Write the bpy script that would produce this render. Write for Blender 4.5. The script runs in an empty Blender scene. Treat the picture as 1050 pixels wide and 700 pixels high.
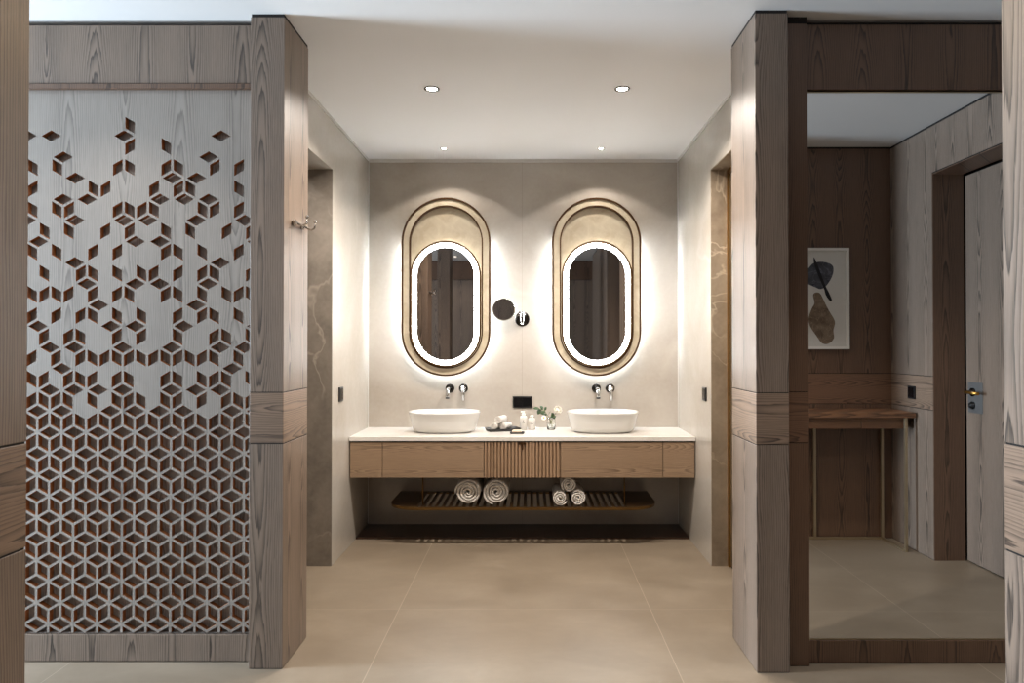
import bpy, bmesh, math, random
from mathutils import Vector, Matrix
random.seed(7)
PI = math.pi
SC = bpy.context.scene
COL = SC.collection

# ------------------------------------------------------------------ camera
CAM_F, CAM_CX, CAM_CY = 711.5, 544.5, 346.8          # focal length and principal point, in pixels of a 1050 wide frame
cam_d = bpy.data.cameras.new('camera')
cam_d.sensor_fit = 'HORIZONTAL'
cam_d.sensor_width = 36.0
cam_d.lens = CAM_F / 1050 * 36.0
cam_d.shift_x = -(CAM_CX - 525) / 1050
cam_d.shift_y = (CAM_CY - 350) / 1050
cam_d.clip_start = 0.02
cam = bpy.data.objects.new('camera', cam_d)
COL.objects.link(cam)
cam.location = (0, 0, 1.36)
cam.rotation_euler = (PI / 2 + 0.0097, 0.0, 0.0)
SC.camera = cam

# ------------------------------------------------------------------ exposure, world, daylight
SC.view_settings.view_transform = 'Standard'
SC.view_settings.look = 'None'
SC.view_settings.gamma = 1.0
SC.view_settings.use_curve_mapping = False
SC.view_settings.exposure = 0.05
SC.cycles.max_bounces = 10
SC.cycles.diffuse_bounces = 5
SC.cycles.glossy_bounces = 5
SC.cycles.sample_clamp_indirect = 6.0
SC.cycles.use_denoising = True

W = bpy.data.worlds.new('daylight_sky')
SC.world = W
W.use_nodes = True
W.node_tree.nodes['Background'].inputs[0].default_value = (0.72, 0.85, 1.0, 1)
W.node_tree.nodes['Background'].inputs[1].default_value = 1.0

COOL = (0.67, 0.83, 1.0)
WARM = (1.0, 0.91, 0.82)
NEUT = (1.0, 0.95, 0.90)
WINDOW_W = 620.0          # daylight through the bedroom window
SPOT_BIG = 145.0           # the two larger bathroom downlights
SPOT_SMALL = 13.0         # the two small ones over the basins
SPOT_HALL = 12.0          # downlight in front of the screen
LED_FRONT = 30.0
LED_BACK = 40.0


def area_light(name, loc, rot, sx, sy, power, color, spread=PI):
    d = bpy.data.lights.new(name, 'AREA')
    d.shape = 'RECTANGLE'
    d.size, d.size_y = sx, sy
    d.energy, d.color, d.spread = power, color, spread
    o = bpy.data.objects.new(name, d)
    COL.objects.link(o)
    o.location, o.rotation_euler = loc, rot
    return o


# the big bedroom window, left of and behind the camera
area_light('window_daylight', (-5.60, 2.38, 1.3), (0, -PI / 2, 0), 2.3, 1.05, WINDOW_W, COOL)

# ------------------------------------------------------------------ sizes
H = 2.763                 # ceiling
XL, XR = -1.229, 1.1115   # bathroom side walls
YB = 5.237                # bathroom back wall
YM = 2.985                # plane of the large mirror
B0, B1 = 0.945, 1.161     # horizontal band in the panelling
XPL, XPR = -1.044, 0.938  # inner faces of the two pillars


# ------------------------------------------------------------------ node helpers
def srgb(r, g, b):
    return tuple(((c / 255) / 12.92 if c / 255 <= 0.04045 else ((c / 255 + 0.055) / 1.055) ** 2.4) for c in (r, g, b)) + (1,)


class NT:
    def __init__(self, name):
        self.m = bpy.data.materials.new(name)
        self.m.use_nodes = True
        self.t = self.m.node_tree
        self.n = self.t.nodes
        self.b = self.n['Principled BSDF']

    def put(self, sock, v):
        if isinstance(v, bpy.types.NodeSocket):
            self.t.links.new(v, sock)
        elif v is not None:
            sock.default_value = v

    def math(self, op, a, b=None, c=None, clamp=False):
        n = self.n.new('ShaderNodeMath')
        n.operation = op
        n.use_clamp = clamp
        self.put(n.inputs[0], a)
        if b is not None:
            self.put(n.inputs[1], b)
        if c is not None:
            self.put(n.inputs[2], c)
        return n.outputs[0]

    def xyz(self):
        tc = self.n.new('ShaderNodeTexCoord')
        s = self.n.new('ShaderNodeSeparateXYZ')
        self.t.links.new(tc.outputs['Object'], s.inputs[0])
        return tc.outputs['Object'], s.outputs[0], s.outputs[1], s.outputs[2]

    def comb(self, x, y, z):
        n = self.n.new('ShaderNodeCombineXYZ')
        self.put(n.inputs[0], x); self.put(n.inputs[1], y); self.put(n.inputs[2], z)
        return n.outputs[0]

    def noise(self, vec, scale, detail=3, rough=0.5, dist=0.0):
        n = self.n.new('ShaderNodeTexNoise')
        self.put(n.inputs['Vector'], vec)
        n.inputs['Scale'].default_value = scale
        n.inputs['Detail'].default_value = detail
        n.inputs['Roughness'].default_value = rough
        n.inputs['Distortion'].default_value = dist
        return n.outputs['Fac']

    def mapr(self, v, a, b, c, d):
        n = self.n.new('ShaderNodeMapRange')
        self.put(n.inputs[0], v)
        for i, x in enumerate((a, b, c, d)):
            n.inputs[i + 1].default_value = x
        return n.outputs[0]

    def mix(self, f, a, b, mode='MIX'):
        n = self.n.new('ShaderNodeMix')
        n.data_type = 'RGBA'
        n.blend_type = mode
        self.put(n.inputs[0], f); self.put(n.inputs[6], a); self.put(n.inputs[7], b)
        return n.outputs[2]

    def bump(self, h, strength, dist=0.002):
        n = self.n.new('ShaderNodeBump')
        n.inputs['Strength'].default_value = strength
        n.inputs['Distance'].default_value = dist
        self.put(n.inputs['Height'], h)
        self.t.links.new(n.outputs[0], self.b.inputs['Normal'])

    def set(self, **kw):
        for k, v in kw.items():
            self.put(self.b.inputs[k.replace('_', ' ')], v)
        return self.m


def plain(name, col, rough=0.5, metal=0.0, var=0.06, scale=12, **kw):
    t = NT(name)
    obj, x, y, z = t.xyz()
    n = t.noise(obj, scale, 3)
    c2 = tuple(min(1, c * (1 - var * 2)) for c in col[:3]) + (1,)
    t.set(Base_Color=t.mix(t.mapr(n, 0.3, 0.7, 0, 1), c2, col), Roughness=rough, Metallic=metal, **kw)
    return t.m


def emit(name, col, strength):
    t = NT(name)
    t.set(Base_Color=(0.8, 0.8, 0.8, 1), Emission_Color=col, Emission_Strength=strength, Roughness=0.5)
    return t.m


def wood(name, light, dark, horizontal=False, period=0.21, spacing=0.0165, off=0.0, rough=0.40, strength=1.1):
    """sliced ash veneer: growth rings cut flat, so cathedrals repeat every `period`"""
    t = NT(name)
    obj, x, y, z = t.xyz()
    run = t.math('ADD', x, y)
    if horizontal:
        across, along = z, run
        along = t.math('MULTIPLY', along, 1.0)
    else:
        across, along = run, z
    a = t.math('ADD', across, 20.0 + off)
    warp = t.noise(t.comb(t.math('MULTIPLY', across, 1.2), t.math('MULTIPLY', along, 0.30), 3.0), 2.0, 2)
    a = t.math('ADD', a, t.math('MULTIPLY', t.math('SUBTRACT', warp, 0.5), 0.03))
    q = t.math('DIVIDE', a, period)
    cell = t.math('FLOOR', q)
    u = t.math('MULTIPLY', t.math('SUBTRACT', t.math('SUBTRACT', q, cell), 0.5), period * 2.6)
    d = t.noise(t.comb(t.math('MULTIPLY', cell, 7.31), t.math('MULTIPLY', along, 0.9), 0.0), 1.0, 1)
    d = t.math('MULTIPLY', t.math('SUBTRACT', d, 0.15), 0.30)
    r = t.math('SQRT', t.math('ADD', t.math('MULTIPLY', u, u), t.math('MULTIPLY', d, d)))
    w2 = t.noise(t.comb(t.math('MULTIPLY', across, 60.0), t.math('MULTIPLY', along, 3.0), 1.0), 1.0, 4, 0.65)
    r = t.math('ADD', r, t.math('MULTIPLY', t.math('SUBTRACT', w2, 0.5), 0.022))
    fr = t.math('FRACT', t.math('DIVIDE', r, spacing))
    ring = t.math('POWER', fr, 2.0)
    ring = t.math('MULTIPLY', ring, t.mapr(fr, 0.90, 1.0, 1.0, 0.0))
    # rings lose contrast away from the heart of each leaf
    fade = t.mapr(t.math('ABSOLUTE', u), 0.0, period * 0.9, 1.0, 0.55)
    fine = t.noise(t.comb(t.math('MULTIPLY', across, 420.0), t.math('MULTIPLY', along, 9.0), 0.0), 1.0, 2)
    cloud = t.noise(t.comb(t.math('MULTIPLY', across, 9.0), t.math('MULTIPLY', along, 0.8), 5.0), 1.0, 2)
    f = t.math('MULTIPLY', t.math('MULTIPLY', ring, fade), strength)
    f = t.math('ADD', f, t.math('MULTIPLY', t.math('SUBTRACT', fine, 0.5), 0.55))
    f = t.math('ADD', f, t.math('MULTIPLY', t.math('SUBTRACT', cloud, 0.5), 0.5), clamp=True)
    t.bump(f, 0.22, -0.0015)
    t.set(Base_Color=t.mix(f, light, dark), Roughness=rough, Specular_IOR_Level=0.6)
    return t.m


def stone(name, base, shade, vein, rough=0.12, vscale=0.55, vamt=0.22, seams=None, coat=0.0, cl=1.1):
    t = NT(name)
    obj, x, y, z = t.xyz()
    c1 = t.noise(obj, cl, 5, 0.55, 0.6)
    col = t.mix(t.mapr(c1, 0.32, 0.68, 0, 1), base, shade)
    c2 = t.noise(obj, vscale, 4, 0.5, 0.7)
    v = t.math('SUBTRACT', 1.0, t.math('MULTIPLY', t.math('ABSOLUTE', t.math('SUBTRACT', c2, 0.5)), 55.0), clamp=True)
    gate = t.mapr(t.noise(obj, 1.7, 2), 0.48, 0.62, 0, 1)
    col = t.mix(t.math('MULTIPLY', t.math('MULTIPLY', v, gate), vamt), col, vein)
    fine = t.noise(obj, 38, 3)
    col = t.mix(t.mapr(fine, 0.3, 0.7, 0, 0.10), col, vein)
    if seams:
        for ax, pos, wd in seams:
            s = {'x': x, 'y': y, 'z': z}[ax]
            k = t.math('LESS_THAN', t.math('ABSOLUTE', t.math('SUBTRACT', s, pos)), wd)
            col = t.mix(t.math('MULTIPLY', k, 0.45), col, tuple(c * 0.5 for c in base[:3]) + (1,))
    t.set(Base_Color=col, Roughness=rough, Coat_Weight=coat, Coat_Roughness=0.05)
    return t.m


VL, VD = srgb(132, 115, 101), srgb(31, 25, 20)
M = {}
M['veneer'] = wood('ash_veneer_vertical', VL, VD)
M['veneer_b'] = wood('ash_veneer_vertical_b', VL, VD, period=0.17, off=0.06)
M['veneer_h'] = wood('ash_veneer_horizontal', srgb(138, 116, 98), srgb(46, 36, 30), horizontal=True, period=0.13, off=0.03, spacing=0.0165)
M['screen'] = wood('screen_veneer', srgb(150, 142, 134), srgb(74, 66, 60), period=0.24, spacing=0.018, strength=0.75)
M['cut'] = plain('raw_cut_edge', srgb(164, 106, 62), 0.7, var=0.15, scale=60)
M['backing'] = wood('screen_backing_veneer', srgb(176, 170, 165), srgb(88, 81, 75), horizontal=False, period=0.12, spacing=0.012)
M['dark_veneer'] = wood('dark_ash_veneer', srgb(108, 82, 64), srgb(34, 24, 18), period=0.19, off=0.02)
M['dark_veneer_h'] = wood('dark_ash_veneer_horizontal', srgb(118, 88, 68), srgb(56, 40, 30), horizontal=True, period=0.13, off=0.03)
M['oak_h'] = wood('vanity_oak_horizontal', srgb(150, 126, 102), srgb(86, 66, 50), horizontal=True, period=0.16, spacing=0.012, off=0.05, strength=0.9)
M['oak_v'] = wood('vanity_oak_vertical', srgb(158, 130, 104), srgb(98, 76, 57), period=0.1, spacing=0.01, strength=0.5)
M['console_wood'] = wood('console_walnut', srgb(122, 86, 60), srgb(52, 34, 24), horizontal=True, period=0.2)
M['gap'] = plain('shadow_gap_black', srgb(24, 20, 18), 0.8)
M['marble'] = stone('cream_marble', srgb(180, 174, 165), srgb(160, 152, 141), srgb(206, 199, 190), 0.14)
M['marble_back'] = stone('cream_marble_back', srgb(178, 171, 162), srgb(154, 145, 134), srgb(198, 190, 180), 0.10, vamt=0.24,
                         seams=[('x', -0.067, 0.0016)])
M['marble_dark'] = stone('taupe_marble', srgb(134, 125, 115), srgb(106, 99, 91), srgb(180, 170, 156), 0.25, vscale=2.0, vamt=0.5, cl=4.0)
M['marble_gold'] = stone('honey_marble', srgb(150, 136, 117), srgb(120, 106, 90), srgb(190, 176, 154), 0.25, vscale=3.0, vamt=0.7, cl=4.0)
M['ceiling'] = plain('ceiling_paint', srgb(222, 221, 219), 0.9, var=0.01, scale=2)
M['white_trim'] = plain('pale_trim', srgb(196, 193, 188), 0.35, var=0.01)
M['plaster'] = plain('bedroom_plaster', srgb(200, 192, 182), 0.9, var=0.02)
M['quartz'] = stone('white_quartz', srgb(222, 219, 214), srgb(210, 206, 199), srgb(196, 190, 181), 0.16, vscale=3.0, vamt=0.25)
M['ceramic'] = plain('white_ceramic', srgb(204, 202, 198), 0.09, var=0.005, Coat_Weight=0.5)
M['chrome'] = plain('polished_chrome', srgb(205, 203, 200), 0.07, 1.0, var=0.02)
M['dark_chrome'] = plain('black_nickel', srgb(70, 66, 62), 0.14, 1.0, var=0.02)
M['bronze'] = plain('dark_bronze', srgb(84, 58, 34), 0.35, 0.7, var=0.1)
M['brass'] = plain('aged_brass', srgb(176, 134, 66), 0.28, 0.95, var=0.05)
M['shelf_edge'] = plain('dull_gold_edge', srgb(112, 84, 44), 0.38, 0.8, var=0.05)
M['champagne'] = plain('champagne_metal', srgb(196, 180, 152), 0.3, 0.9, var=0.04)
M['tray_bronze'] = plain('shelf_bronze', srgb(92, 68, 42), 0.3, 0.7, var=0.1)
M['parchment'] = stone('parchment_panel', srgb(208, 198, 176), srgb(182, 168, 143), srgb(226, 216, 196), 0.42, vscale=9.0, vamt=0.35, cl=9.0)
M['glass_mirror'] = plain('mirror_silver', (0.86, 0.87, 0.87, 1), 0.006, 1.0, var=0.0)
M['glass_smoked'] = plain('tinted_mirror', (0.36, 0.33, 0.31, 1), 0.02, 1.0, var=0.0)
M['black'] = plain('matt_black', srgb(20, 20, 21), 0.4, var=0.1)
M['black_gloss'] = plain('gloss_black', srgb(10, 10, 12), 0.08, var=0.05)
M['towel'] = None
M['soap'] = plain('cream_soap', srgb(228, 208, 184), 0.5, var=0.03)
M['steel'] = plain('brushed_steel', srgb(120, 118, 116), 0.5, 0.6, var=0.03)
M['art_paper'] = plain('mount_paper', srgb(205, 203, 198), 0.8, var=0.02)
M['art_frame'] = plain('white_lacquer_frame', srgb(226, 223, 218), 0.4, var=0.01)
M['art_grey'] = stone('charcoal_wash', srgb(74, 76, 84), srgb(44, 45, 52), srgb(120, 120, 130), 0.8, vscale=14, vamt=0.6, cl=16)
M['art_brown'] = stone('umber_wash', srgb(128, 110, 92), srgb(92, 76, 62), srgb(160, 144, 124), 0.8, vscale=22, vamt=0.6, cl=20)
M['art_black'] = plain('black_ink', srgb(22, 22, 26), 0.8)
M['leaf'] = plain('leaf_green', srgb(60, 84, 50), 0.5, var=0.2, scale=60)
M['stem'] = plain('stem_green', srgb(112, 120, 58), 0.5, var=0.15, scale=60)
M['petal'] = plain('white_petal', srgb(244, 240, 230), 0.6, var=0.03, scale=60)
M['pollen'] = plain('yellow_pollen', srgb(214, 178, 60), 0.7, var=0.1, scale=90)
M['bottle'] = plain('frosted_bottle', srgb(226, 222, 216), 0.3, var=0.02, Transmission_Weight=0.15)
M['led'] = emit('led_diffuser', (0.93, 0.97, 1.0, 1), LED_FRONT)
M['led_back'] = emit('led_backlight', (0.80, 0.90, 1.0, 1), LED_BACK)
M['led_edge'] = emit('led_edge_light', (1.0, 0.94, 0.84, 1), 9.0)
M['lens'] = emit('downlight_lens', (1.0, 0.93, 0.82, 1), 14.0)

t = NT('terry_cotton')
obj, x, y, z = t.xyz()
n = t.noise(obj, 260, 2)
t.bump(n, 0.6, 0.004)
t.set(Base_Color=t.mix(n, srgb(180, 174, 166), srgb(222, 218, 212)), Roughness=0.95, Sheen_Weight=0.4)
M['towel'] = t.m

t = NT('clear_glass')
t.set(Base_Color=(0.96, 0.98, 0.97, 1), Roughness=0.0, Transmission_Weight=1.0, IOR=1.45)
M['glass'] = t.m
t = NT('bronze_glass')
t.set(Base_Color=(0.10, 0.07, 0.04, 1), Roughness=0.15, Metallic=0.2)
M['bronze_glass'] = t.m

# floor: large porcelain slabs with fine joints
t = NT('beige_porcelain_tiles')
obj, x, y, z = t.xyz()
gx = t.math('FRACT', t.math('DIVIDE', t.math('ADD', x, 0.68 + 1.295 * 10), 1.295))
gy = t.math('FRACT', t.math('DIVIDE', t.math('ADD', y, -4.755 + 1.17 * 10), 1.17))
jx = t.math('GREATER_THAN', t.math('ABSOLUTE', t.math('SUBTRACT', gx, 0.5)), 0.5 - 0.0016)
jy = t.math('GREATER_THAN', t.math('ABSOLUTE', t.math('SUBTRACT', gy, 0.5)), 0.5 - 0.0012)
j = t.math('MAXIMUM', jx, jy)
cx_ = t.math('FLOOR', t.math('DIVIDE', t.math('ADD', x, 0.68), 1.295))
cy_ = t.math('FLOOR', t.math('DIVIDE', t.math('ADD', y, -4.755), 1.17))
sh = t.comb(t.math('ADD', x, t.math('MULTIPLY', cx_, 5.3)), t.math('ADD', t.math('MULTIPLY', y, 1.6), t.math('MULTIPLY', cy_, 3.7)), 0.0)
c1 = t.noise(sh, 2.1, 5, 0.6, 0.4)
col = t.mix(t.mapr(c1, 0.3, 0.7, 0, 1), srgb(120, 107, 91), srgb(140, 127, 110))
col = t.mix(t.mapr(t.noise(sh, 16, 4, 0.6), 0.35, 0.7, 0, 0.22), col, srgb(120, 106, 90))
col = t.mix(t.math('MULTIPLY', j, 0.4), col, srgb(184, 170, 150))
t.set(Base_Color=col, Roughness=t.mapr(c1, 0.3, 0.7, 0.34, 0.42), Specular_IOR_Level=0.4)
M['floor'] = t.m

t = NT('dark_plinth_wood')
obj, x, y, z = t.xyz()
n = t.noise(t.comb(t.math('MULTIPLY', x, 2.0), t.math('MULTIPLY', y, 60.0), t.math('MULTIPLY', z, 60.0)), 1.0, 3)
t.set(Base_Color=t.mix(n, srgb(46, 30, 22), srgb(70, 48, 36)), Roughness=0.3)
M['plinth'] = t.m


# ------------------------------------------------------------------ mesh helpers
class MB:
    """collects faces of one mesh, each face with a material slot"""
    def __init__(self):
        self.bm = bmesh.new()
        self.mats = []

    def slot(self, m):
        if m not in self.mats:
            self.mats.append(m)
        return self.mats.index(m)

    def face(self, pts, m, smooth=False):
        vs = [self.bm.verts.new(p) for p in pts]
        try:
            f = self.bm.faces.new(vs)
        except ValueError:
            return None
        f.material_index = self.slot(m)
        f.smooth = smooth
        return f

    def box(self, x0, x1, y0, y1, z0, z1, m, rot=None):
        P = [Vector(p) for p in ((x0, y0, z0), (x1, y0, z0), (x1, y1, z0), (x0, y1, z0), (x0, y0, z1), (x1, y0, z1), (x1, y1, z1), (x0, y1, z1))]
        if rot:
            c = Vector(((x0 + x1) / 2, (y0 + y1) / 2, (z0 + z1) / 2))
            P = [c + rot @ (p - c) for p in P]
        vs = [self.bm.verts.new(p) for p in P]
        s = self.slot(m)
        for q in ((0, 3, 2, 1), (4, 5, 6, 7), (0, 1, 5, 4), (1, 2, 6, 5), (2, 3, 7, 6), (3, 0, 4, 7)):
            f = self.bm.faces.new([vs[i] for i in q])
            f.material_index = s
        return self

    def loft(self, rings, m, smooth=True, cap0=True, cap1=True, closed=True):
        """rings: list of equally long point lists"""
        s = self.slot(m)
        R = [[self.bm.verts.new(p) for p in r] for r in rings]
        n = len(R[0])
        for a, b in zip(R, R[1:]):
            for i in range(n if closed else n - 1):
                j = (i + 1) % n
                f = self.bm.faces.new((a[i], a[j], b[j], b[i]))
                f.material_index = s
                f.smooth = smooth
        if cap0:
            f = self.bm.faces.new(list(reversed(R[0]))); f.material_index = s
        if cap1:
            f = self.bm.faces.new(R[-1]); f.material_index = s
        return self

    def tube(self, pts, r, m, n=12, radii=None):
        pts = [Vector(p) for p in pts]
        rings = []
        up = None
        for i, p in enumerate(pts):
            d = (pts[min(i + 1, len(pts) - 1)] - pts[max(i - 1, 0)]).normalized()
            if up is None:
                up = Vector((0, 0, 1)) if abs(d.z) < 0.9 else Vector((1, 0, 0))
            a = d.cross(up).normalized()
            up = a.cross(d).normalized()
            rr = radii[i] if radii else r
            rings.append([p + (a * math.cos(2 * PI * k / n) + up * math.sin(2 * PI * k / n)) * rr for k in range(n)])
        return self.loft(rings, m)

    def lathe(self, c, prof, m, axis='z', n=32):
        """prof: list of (radius, height) along axis from c"""
        rings = []
        for r, h in prof:
            ring = []
            for k in range(n):
                a = 2 * PI * k / n
                u, v = r * math.cos(a), r * math.sin(a)
                ring.append({'z': (c[0] + u, c[1] + v, c[2] + h), 'y': (c[0] + u, c[1] + h, c[2] - v), 'x': (c[0] + h, c[1] + u, c[2] + v)}[axis])
            rings.append(ring)
        return self.loft(rings, m)

    def build(self, name, parent=None, loc=None, bevel=0.0, segs=2, smooth_angle=None):
        bmesh.ops.remove_doubles(self.bm, verts=self.bm.verts, dist=1e-6)
        bmesh.ops.recalc_face_normals(self.bm, faces=self.bm.faces)
        me = bpy.data.meshes.new(name)
        if loc is not None:
            bmesh.ops.translate(self.bm, verts=self.bm.verts, vec=-Vector(loc))
        self.bm.to_mesh(me)
        self.bm.free()
        for m in self.mats:
            me.materials.append(m)
        o = bpy.data.objects.new(name, me)
        COL.objects.link(o)
        if loc is not None:
            o.location = loc
        if parent is not None:
            o.parent = parent
            if loc is None:                                        # geometry given in world space
                w, p = Vector((0, 0, 0)), parent
                while p is not None:
                    w += Vector(p.location); p = p.parent
                o.location = -w
        if bevel:
            b = o.modifiers.new('bevel', 'BEVEL')
            b.width, b.segments, b.limit_method, b.angle_limit = bevel, segs, 'ANGLE', math.radians(40)
        return o


def struct(o, label=None):
    o['kind'] = 'structure'
    if label:
        o['label'] = label
    return o


def tag(o, label, cat, group=None):
    o['label'] = label
    o['category'] = cat
    if group:
        o['group'] = group
    return o


def thing(name, label, cat, loc=(0, 0, 0), group=None):
    o = bpy.data.objects.new(name, None)
    o.empty_display_size = 0.05
    COL.objects.link(o)
    o.location = loc
    return tag(o, label, cat, group)


def dup(root, loc=None, label=None, rotz=None, group=None):
    r = root.copy()
    COL.objects.link(r)
    if loc is not None:
        r.location = loc
    if rotz is not None:
        r.rotation_euler[2] = rotz
    if label:
        r['label'] = label
    if group:
        r['group'] = group
    for ch in list(root.children):
        c = ch.copy(); COL.objects.link(c); c.parent = r
        for g in list(ch.children):
            d = g.copy(); COL.objects.link(d); d.parent = c
    return r


def stadium(cx, cz, hw, hh, n=28):
    """upright stadium outline in the xz plane"""
    pts = []
    k = hh - hw
    for i in range(n + 1):
        a = PI * i / n
        pts.append((cx + hw * math.cos(a), cz + k + hw * math.sin(a)))
    for i in range(n + 1):
        a = PI + PI * i / n
        pts.append((cx + hw * math.cos(a), cz - k + hw * math.sin(a)))
    return pts


def ring_prism(mb, outer, inner, y0, y1, m, m_in=None):
    """closed band between two outlines, from y0 (front) to y1"""
    n = len(outer)
    for i in range(n):
        j = (i + 1) % n
        o0, o1, a0, a1 = outer[i], outer[j], inner[i], inner[j]
        mb.face([(o0[0], y0, o0[1]), (o1[0], y0, o1[1]), (a1[0], y0, a1[1]), (a0[0], y0, a0[1])], m)
        mb.face([(o0[0], y1, o0[1]), (o1[0], y1, o1[1]), (a1[0], y1, a1[1]), (a0[0], y1, a0[1])], m)
        mb.face([(o0[0], y0, o0[1]), (o1[0], y0, o1[1]), (o1[0], y1, o1[1]), (o0[0], y1, o0[1])], m)
        mb.face([(a0[0], y0, a0[1]), (a1[0], y0, a1[1]), (a1[0], y1, a1[1]), (a0[0], y1, a0[1])], m_in or m)


def prism(mb, outline, y0, y1, m):
    a = [(x, y0, z) for x, z in outline]
    b = [(x, y1, z) for x, z in outline]
    mb.loft([a, b], m, smooth=False)


# ================================================================== THE SETTING
m = MB(); m.box(-5.8, 3.0, -1.5, 5.45, -0.12, 0, M['floor']); struct(m.build('floor'))
m = MB(); m.box(-5.8, 3.0, -1.5, 5.45, H, H + 0.12, M['ceiling']); struct(m.build('ceiling'))

# bathroom back wall
m = MB(); m.box(XL - 0.2, XR + 0.2, YB, YB + 0.16, 0, H, M['marble_back']); struct(m.build('wall_back'))
# bathroom side walls with an opening each (3.42..4.29, up to 2.447)
OY0, OY1, OZ = 3.44, 4.29, 2.447
m = MB()
m.box(XL - 0.22, XL, OY1, YB, 0, H, M['marble'])
m.box(XL - 0.22, XL, OY0, OY1, OZ, H, M['marble'])
m.box(XL - 0.22, XL, 3.24, OY0, 0, H, M['marble'])
struct(m.build('wall_left'))
m = MB()
m.box(XR, XR + 0.22, OY1, YB, 0, H, M['marble'])
m.box(XR, XR + 0.22, OY0, OY1, OZ, H, M['marble'])
m.box(XR, XR + 0.22, 3.24, OY0, 0, H, M['marble'])
struct(m.build('wall_right'))
# toilet lobby behind the left opening
m = MB()
m.box(-2.5, XL - 0.0005, OY1 - 0.004, OY1 + 0.12, 0, OZ, M['marble_dark'])
m.box(-2.6, -2.5, 3.2, OY1 + 0.12, 0, H, M['marble_dark'])
m.box(-2.5, XL - 0.22, 3.2, 3.30, 0, H, M['marble_dark'])
m.box(-2.5, XL - 0.22, OY1, OY1 + 0.12, OZ, H, M['marble_dark'])
struct(m.build('wall_lobby'))
# honey coloured stone lining in the right opening
m = MB()
m.box(XR + 0.001, XR + 0.10, OY1 - 0.006, OY1 - 0.0005, 0, OZ - 0.001, M['marble_gold'])
m.box(XR + 0.001, XR + 0.10, OY0, OY1 - 0.006, OZ - 0.006, OZ - 0.0005, M['marble_gold'])
struct(m.build('trim_1'))
# glazed toilet door in the right opening
d1 = bpy.data.objects.new('door_1', None); COL.objects.link(d1); d1.location = (XR + 0.12, 3.86, 0)
struct(d1, 'bronze glass door in a thin brass frame inside the right-hand marble opening')
m = MB()
m.box(XR + 0.100, XR + 0.125, OY1 - 0.03, OY1 - 0.001, 0.002, OZ - 0.007, M['brass'])
m.box(XR + 0.100, XR + 0.125, OY0, OY0 + 0.03, 0.002, OZ - 0.007, M['brass'])
m.box(XR + 0.100, XR + 0.125, OY0 + 0.03, OY1 - 0.03, OZ - 0.035, OZ - 0.007, M['brass'])
m.build('door_frame', d1)
m = MB(); m.box(XR + 0.108, XR + 0.118, OY0 + 0.03, OY1 - 0.03, 0.006, OZ - 0.035, M['bronze_glass']); m.build('door_panel', d1)

# slim pale trims in the corners of the bathroom
tr = [('trim_2', XL + 0.0005, XL + 0.0045, YB - 0.0045, YB - 0.0005, 0.02, H), ('trim_3', XR - 0.0045, XR - 0.0005, YB - 0.0045, YB - 0.0005, 0.02, H),
      ('trim_4', XL + 0.007, XR - 0.007, YB - 0.014, YB - 0.0005, H - 0.022, H - 0.0005),
      ('trim_5', XL + 0.0005, XL + 0.008, 3.25, YB - 0.015, H - 0.016, H - 0.0005), ('trim_6', XR - 0.008, XR - 0.0005, 3.25, YB - 0.015, H - 0.016, H - 0.0005)]
for nm, a, b, c, d, e, f in tr:
    m = MB(); m.box(a, b, c, d, e, f, M['white_trim']); struct(m.build(nm))


def clad(m, x0, x1, y0, y1, v=None, vh=None, top=H - 0.014):
    """wood clad block: three boards with shadow gaps, on a black core"""
    v = v or M['veneer']; vh = vh or M['veneer_h']
    g = 0.002
    m.box(x0 + g, x1 - g, y0 + g, y1 - g, 0.0, H, M['gap'])
    m.box(x0, x1, y0, y1, 0.003, B0 - 0.002, v)
    m.box(x0, x1, y0, y1, B0 + 0.002, B1 - 0.002, vh)
    m.box(x0, x1, y0, y1, B1 + 0.002, top, v)


# the two pillars framing the bathroom
m = MB(); clad(m, -1.187, XPL, 2.927, 3.24, M['veneer_b'])
struct(m.build('pillar', bevel=0.0015), 'grey-brown ash clad pillar with chrome hook, between pierced screen and bathroom')
m = MB(); clad(m, XPR, 1.075, 2.893, 3.24, M['veneer_b'])
struct(m.build('pillar', bevel=0.0015), 'ash clad pillar between bathroom and tall mirror')
m = MB(); clad(m, 1.0755, 1.181, 2.953, 3.24, M['dark_veneer'], M['dark_veneer_h'], top=H - 0.03)
struct(m.build('trim_7'))
# wall core behind screen and mirror
m = MB(); m.box(-5.65, -1.188, 3.082, 3.195, 0, H, M['gap']); struct(m.build('wall_core_left'))
m = MB(); m.box(1.182, 2.545, 3.012, 3.24, 0, H, M['gap']); struct(m.build('wall_core_right'))

# posts next to the camera
m = MB(); clad(m, -1.19, -1.034, 1.12, 1.425, M['veneer'])
struct(m.build('pillar', bevel=0.0015), 'slim ash clad post at the left edge of the picture')
m = MB(); clad(m, 0.965, 1.15, -0.64, 1.418, M['veneer'])
struct(m.build('wall_hall', bevel=0.0015))
# alcove wall with the picture, seen in the mirror
m = MB(); clad(m, 1.151, 2.544, 0.95, 1.07, M['dark_veneer'], M['dark_veneer_h'])
struct(m.build('wall_alcove', bevel=0.0015))
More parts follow.
